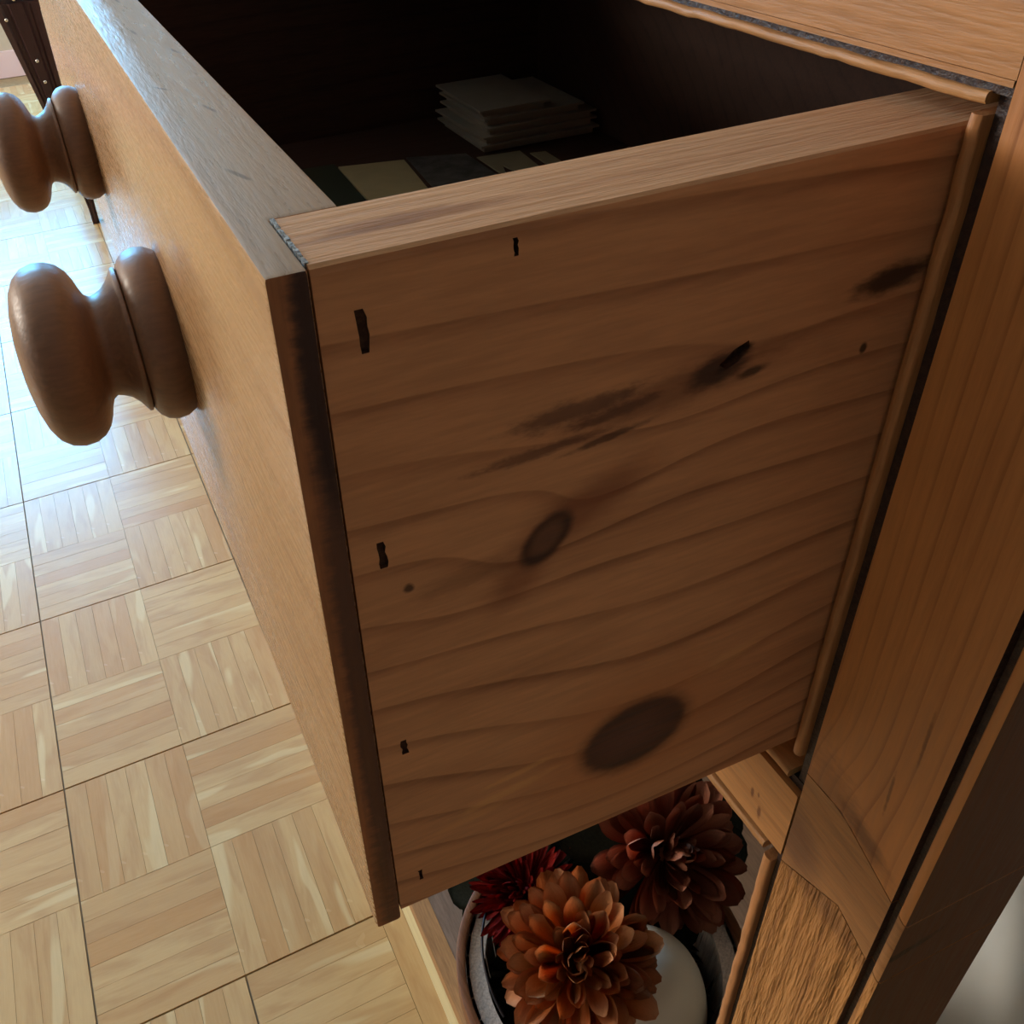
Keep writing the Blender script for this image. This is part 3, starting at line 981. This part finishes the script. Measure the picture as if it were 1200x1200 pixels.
m = MB()
ring_geo(m, RR + 0.0002, RR + 0.0062, RZ - 0.012, RZ + 0.004, BC.x, BC.y)
m.bevel(0.0012, 2)
m.build('rim_hoop', M_HOOP, BK, smooth=40, origin=(BC.x, BC.y, SH), label='brown bentwood rim hoop')
m = MB()
ring_geo(m, RR - 0.0125, RR - 0.0002, RZ - 0.005, RZ - 0.001, BC.x, BC.y)
m.build('inner_hoop', M_BASK, BK, smooth=40, origin=(BC.x, BC.y, SH))
m = MB()
arc = []
for k in range(25):
    a = R_(196 + 78 * k / 24)
    rr = RR - 0.005 - 0.010 * (k / 24)
    arc.append((BC.x + rr * math.cos(a), BC.y + rr * math.sin(a), RZ + 0.0005 + 0.008 * math.sin(math.pi * k / 24)))
m.tube(arc, 0.0009, 8)
m.build('wire', M_WIRE, BK, smooth=60, origin=(BC.x, BC.y, SH), label='thin dark wire inside the rim')


def petal_mat(name, a, b, tip):
    n = NT(name)
    x, y, z = n.coords()
    r = n.rand()
    c = n.mix(r, a, b)
    c = n.mix(n.math('MULTIPLY', n.smooth(z, 0.6, 1.0), 0.6), c, tip)
    f = n.noise(n.comb(n.math('MULTIPLY', x, 30.0), n.math('MULTIPLY', y, 30.0), n.math('MULTIPLY', z, 4.0)), 1.0, 2.0)
    c = n.mix(n.math('MULTIPLY', f, 0.3), c, tuple(v * 0.4 for v in a[:3]) + (1,))
    n.finish(c, 0.75, 0.2, n.bump(f, 0.2, 0.002))
    n.b.inputs['Subsurface Weight'].default_value = 0.0
    return n.m


rn_m = random.Random(77)
M_LEAF = plain('dark_leaf', lin((46, 50, 34)), 0.7, 0.3, 0.6, 40.0, lin((24, 26, 20)))
P_ORANGE = petal_mat('orange_petal', lin((192, 94, 42)), lin((222, 132, 58)), lin((236, 186, 140)))
P_RUST = petal_mat('rust_petal', lin((156, 80, 58)), lin((184, 106, 76)), lin((206, 146, 116)))
P_RED = petal_mat('red_petal', lin((150, 26, 22)), lin((122, 18, 18)), lin((170, 40, 30)))
M_STEM = plain('flower_stem', lin((70, 74, 40)), 0.7, 0.3)


def petal_mesh(name, mat, cup, widef):
    """Unit petal: z along its length, cupped towards +y."""
    bm = bmesh.new()
    rows = []
    NL, NW = 11, 6
    for i in range(NL + 1):
        t = i / NL
        w = widef * (0.16 + 0.84 * math.sin(math.pi * min(1, t * 0.62 + 0.0)) ** 1.3) * (1 if t < 0.72 else math.sqrt(max(0.05, 1 - ((t - 0.72) / 0.285) ** 2)))
        yb = cup * (t ** 2.2) * 0.55
        row = []
        for q in range(NW + 1):
            s = q / NW * 2 - 1
            row.append(bm.verts.new((s * w, yb + cup * 0.5 * w * (s * s) * 1.2, t)))
        rows.append(row)
    for a, b in zip(rows, rows[1:]):
        for q in range(NW):
            bm.faces.new((a[q], a[q + 1], b[q + 1], b[q]))
    fs = list(bm.faces)
    bmesh.ops.solidify(bm, geom=fs, thickness=0.02)
    bmesh.ops.recalc_face_normals(bm, faces=bm.faces)
    me = bpy.data.meshes.new(name)
    bm.to_mesh(me)
    bm.free()
    me.polygons.foreach_set('use_smooth', [True] * len(me.polygons))
    me.materials.append(mat)
    return me


def flower(center, facing, R, mat, n, label, seed, widef=(0.26, 0.34), fringe=False, leaves=0):
    rn = random.Random(seed)
    c = Vector(center)
    fz = Vector(facing).normalized()
    q = fz.to_track_quat('Z', 'Y')
    base = empty('chrysanthemum', c, label=label, cat='flower')
    metas = [petal_mesh('petal', mat, cp, wd) for cp, wd in ((0.55, widef[0]), (0.8, widef[1]), (0.35, (widef[0] + widef[1]) / 2))]
    for k in range(n):
        t = (k + 0.5) / n
        polar = R_(6 + 108 * t ** 0.72) + rn.uniform(-0.08, 0.08)
        az = k * 2.39996 + rn.uniform(-0.25, 0.25)
        d = Vector((math.sin(polar) * math.cos(az), math.sin(polar) * math.sin(az), math.cos(polar)))
        L = R * (0.72 + 0.30 * t ** 0.6) * rn.uniform(0.88, 1.08)
        # local frame: z along d, y towards the flower's axis (petals cup inwards)
        ax = Vector((0, 0, 1)) - d * d.z
        if ax.length < 1e-3:
            ax = Vector((1, 0, 0))
        ax.normalize()
        xx = ax.cross(d)
        rot = Matrix((xx, ax, d)).transposed()
        rot = rot @ Matrix.Rotation(rn.uniform(-0.35, 0.35), 3, 'Z') @ Matrix.Rotation(rn.uniform(-0.3, 0.3), 3, 'X')
        W = L * (0.44 + 0.12 * t) if not fringe else L * 0.55
        mloc = q.to_matrix() @ rot
        o = bpy.data.objects.new('petal', metas[k % 3])
        COL.objects.link(o)
        o.parent = base
        M4 = mloc.to_4x4()
        M4.translation = q.to_matrix() @ (d * R * 0.06)
        o.matrix_local = M4 @ Matrix.Diagonal((W, L * 0.75, L, 1))
    leaf_me = petal_mesh('leaf', M_LEAF, 0.3, 0.30)
    for k in range(leaves):
        az = 0.6 + k * 2 * math.pi / leaves + rn.uniform(-0.2, 0.2)
        polar = R_(rn.uniform(104, 126))
        d = Vector((math.sin(polar) * math.cos(az), math.sin(polar) * math.sin(az), math.cos(polar)))
        ax = (Vector((0, 0, 1)) - d * d.z).normalized()
        rot = Matrix((ax.cross(d), ax, d)).transposed()
        o = bpy.data.objects.new('leaf', leaf_me)
        COL.objects.link(o)
        o.parent = base
        M4 = (q.to_matrix() @ rot).to_4x4()
        M4.translation = q.to_matrix() @ (d * R * 0.10)
        L = R * rn.uniform(1.25, 1.6)
        o.matrix_local = M4 @ Matrix.Diagonal((L * 0.9, L * 0.6, L, 1))
    m = MB()
    m.lathe([(-0.2 * R, 0.0), (-0.12 * R, 0.14 * R), (0, 0.2 * R), (0.12 * R, 0.15 * R), (0.2 * R, 0)], (0, 0, 0), fz, 16)
    for v in m.bm.verts:
        v.co += c
    m.build('flower_center', mat, base, smooth=80, origin=c)
    m = MB()
    foot = Vector((BC.x + (c.x - BC.x) * 0.3, BC.y + (c.y - BC.y) * 0.2, SH + 0.010))
    m.tube([c - fz * 0.15 * R, (c - fz * 0.9 * R) * 0.7 + foot * 0.3, c * 0.35 + foot * 0.65 + Vector((0, 0, 0.0)), foot], 0.0022, 8)
    m.build('stem', M_STEM, base, smooth=60, origin=c)
    return base


flower((-0.0955, 0.1330, -0.510), (0.42, -0.22, 0.86), 0.0460, P_ORANGE, 112,
       'orange chrysanthemum head nearest the viewer on the basket rim', 2)
flower((-0.1430, 0.2280, -0.530), (0.60, -0.05, 0.78), 0.051, P_RUST, 100,
       'dark rust chrysanthemum head behind, in the shade below the lower rail', 5, leaves=12)
flower((-0.1640, 0.1330, -0.545), (0.30, -0.45, 0.75), 0.036, P_RED, 240,
       'ragged deep red flower head at the far rim, half behind the drawer', 9, (0.09, 0.12), True, 9)

# dark filler added round the stems to blacken the basket's shaded inside
M_FILLER = plain('black_filler', lin((34, 32, 24)), 0.95, 0.1, 0.7, 300.0, lin((16, 14, 12)), 0.6)
m = MB()
for k in range(900):
    a = rn_m.uniform(0, 2 * math.pi)
    q = 0.070 * math.sqrt(rn_m.random())
    p = Vector((BC.x + q * math.cos(a), BC.y + q * math.sin(a), -0.592 + rn_m.uniform(-0.012, 0.014) - 0.010 * (q / 0.08)))
    t = Vector((rn_m.gauss(0, 1), rn_m.gauss(0, 1), rn_m.gauss(0, 0.4))).normalized() * 0.012
    w = Vector((-t.y, t.x, 0)).normalized() * 0.0016
    if (Vector((p.x, p.y, 0)) + Vector((t.x, t.y, 0)) - Vector((BC.x, BC.y, 0))).length > 0.083:
        t = -t
    vs = [m.bm.verts.new(v) for v in (p - w, p + w, p + t * 0.6 + Vector((0, 0, 0.004)), p + t)]
    m.bm.faces.new(vs)
m.lathe([(-0.700 - SH, 0.066), (-0.610 - SH, 0.074), (-0.600 - SH, 0.06), (-0.594 - SH, 0.0)], (BC.x, BC.y, SH), (0, 0, 1), 40)
m.build('shade_filler', M_FILLER, BK, origin=(BC.x, BC.y, SH), kind='stuff')

# white gourd in the basket
M_GOURD = plain('white_gourd_skin', lin((232, 222, 200)), 0.6, 0.3, 0.15, 25.0, lin((200, 192, 172)), 0.05)
m = MB()
prof = []
for k in range(33):
    a = math.pi * k / 32
    zz = -math.cos(a)
    prof.append((-0.610 + 0.090 * zz if zz < 0 else -0.610 + 0.083 * zz, 0.047 * math.sin(a) ** 0.8 * (0.90 + 0.10 * zz)))
prof[0] = (prof[0][0], 0.0)
prof[-1] = (prof[-1][0], 0.0)
m.lathe(prof, (-0.0850, 0.1770, 0.0), (0, 0, 1), 64)
o = m.build('white_gourd', M_GOURD, None, smooth=80, origin=(-0.0850, 0.1770, -0.700))
tag(o, 'smooth white gourd standing in the basket beside the orange flower', 'gourd')

# white linen bundle at the back of the shelf, seen past the leg
M_LINEN = plain('white_linen', lin((226, 226, 220)), 0.85, 0.2, 0.15, 20.0, lin((196, 196, 190)), 0.2)
m = MB()
bmesh.ops.create_icosphere(m.bm, subdivisions=5, radius=1.0)
rn = random.Random(4)
dirs = [Vector((rn.gauss(0, 1), rn.gauss(0, 1), rn.gauss(0, 1))).normalized() for _ in range(9)]
cc = Vector((-0.045, 0.430, -0.585))
for v in m.bm.verts:
    d = v.co.normalized()
    r = 1.0
    for q, e in enumerate(dirs):
        r += 0.05 * math.sin(5.0 * d.dot(e) + q) / (1 + 0.3 * q)
    fold = 0.05 * max(0, math.sin(9 * math.atan2(d.y, d.x) + 3 * d.z))
    p = Vector((d.x * 0.085 * (r + fold), d.y * 0.115 * (r + fold), d.z * 0.125 * r))
    p.z = max(p.z, -0.1265)
    v.co = cc + p
o = m.build('linen_bundle', M_LINEN, None, smooth=80, origin=(cc.x, cc.y, -0.7115))
tag(o, 'crumpled white linen bundle on the lower shelf behind the front leg', 'linen')

# ------------------------------------------------------------------ dark studded chair farther down the room
M_DARK = wood('dark_mahogany', 'z', lin((66, 40, 40)), lin((36, 22, 26)), rough=0.35, spec=0.5, spacing=0.01, fibre=0.2, seed=41.0)
M_LEATHER = plain('dark_leather', lin((48, 32, 36)), 0.4, 0.5, 0.5, 90.0, lin((30, 20, 26)), 0.3)
M_NAIL = plain('bright_nailhead', lin((210, 206, 200)), 0.25, 0.6, metal=1.0)
CH = empty('studded_chair', (-2.52, 0.22, FLOOR), label='dark studded chair on the parquet, half hidden beyond the drawer', cat='chair')
CX = -2.28


def chair_leg(x_in, sgn_x, yc, sgn_y):
    """Tapering fluted leg: x_in is its visible face plane; widens outwards towards the apron."""
    zt, zb = -0.30, FLOOR
    m = MB()
    secs = []
    NZ = 14
    for i in range(NZ + 1):
        t = i / NZ
        z_ = zb + (zt - zb) * t
        w = 0.016 + (0.095 - 0.016) * max(0, (t - 0.06) / 0.94) ** 1.15
        secs.append((z_, w))
    rings = []
    for z_, w in secs:
        pts = []
        e = yc
        yy = [e - w, e - w * 0.86, e - w * 0.80, e - w * 0.70, e - w * 0.64, e - w * 0.36, e - w * 0.30, e - w * 0.22, e - w * 0.16, e]
        dd = [-0.004, 0, -0.004, -0.004, 0.003, 0.003, -0.004, -0.004, 0.001, 0.001]
        for y_, d_ in zip(yy, dd):
            pts.append((x_in + sgn_x * d_ * min(1, w / 0.05), e + (y_ - e) * sgn_y, z_))
        dep = 0.03 + 0.02 * (w / 0.09)
        pts.append((x_in - sgn_x * dep, e, z_))
        pts.append((x_in - sgn_x * dep, e - w * sgn_y, z_))
        rings.append([m.bm.verts.new(p) for p in pts])
    for A, B in zip(rings, rings[1:]):
        n = len(A)
        for k in range(n):
            m.bm.faces.new((A[k], A[(k + 1) % n], B[(k + 1) % n], B[k]))
    m.bm.faces.new(rings[0])
    m.bm.faces.new(rings[-1])
    bmesh.ops.recalc_face_normals(m.bm, faces=m.bm.faces)
    leg = m.build('leg', M_DARK, CH, smooth=30, origin=(x_in, yc, zb))
    for zn, fr in ((-0.292, 0.50), (-0.335, 0.50), (-0.417, 0.50), (-0.462, 0.50), (-0.330, 0.83), (-0.375, 0.5)):
        t = (zn - zb) / (zt - zb)
        w = 0.016 + (0.095 - 0.016) * max(0, (t - 0.06) / 0.94) ** 1.15
        if zn in (-0.335, -0.375):
            continue
        q = MB()
        q.lathe([(0, 0.0042), (0.0015, 0.004), (0.003, 0.0026), (0.0036, 0)], (x_in + sgn_x * 0.003 * min(1, w / 0.05) if fr == 0.5 else x_in, yc - sgn_y * w * fr, zn), (sgn_x, 0, 0), 14)
        q.build('nailhead', M_NAIL, leg, smooth=60, origin=(x_in, yc - sgn_y * w * fr, zn))
    return leg


chair_leg(CX, 1, 0.048, 1)
for x_, y_ in ((CX - 0.035, 0.46), (CX - 0.46, 0.46), (CX - 0.46, 0.03)):
    m = MB()
    m.lathe([(0, 0.010), (0.02, 0.013), (0.45, 0.026), (0.50, 0.028)], (x_, y_, FLOOR), (0, 0, 1), 16)
    m.build('leg', M_DARK, CH, smooth=40, origin=(x_, y_, FLOOR))
m = MB()
m.box((CX - 0.50, -0.075, -0.318), (CX - 0.006, 0.50, -0.235)).bevel(0.012, 3)
m.build('seat_apron', M_LEATHER, CH, smooth=50, origin=(CX, 0, -0.3))
m = MB()
m.box((CX - 0.49, -0.065, -0.235), (CX - 0.02, 0.49, -0.165)).bevel(0.025, 4)
m.build('seat_cushion', M_LEATHER, CH, smooth=60, origin=(CX, 0, -0.2))
m = MB()
m.box((CX - 0.55, -0.075, -0.24), (CX - 0.48, 0.50, 0.32)).bevel(0.02, 3)
m.build('backrest', M_LEATHER, CH, smooth=60, origin=(CX - 0.5, 0, 0))
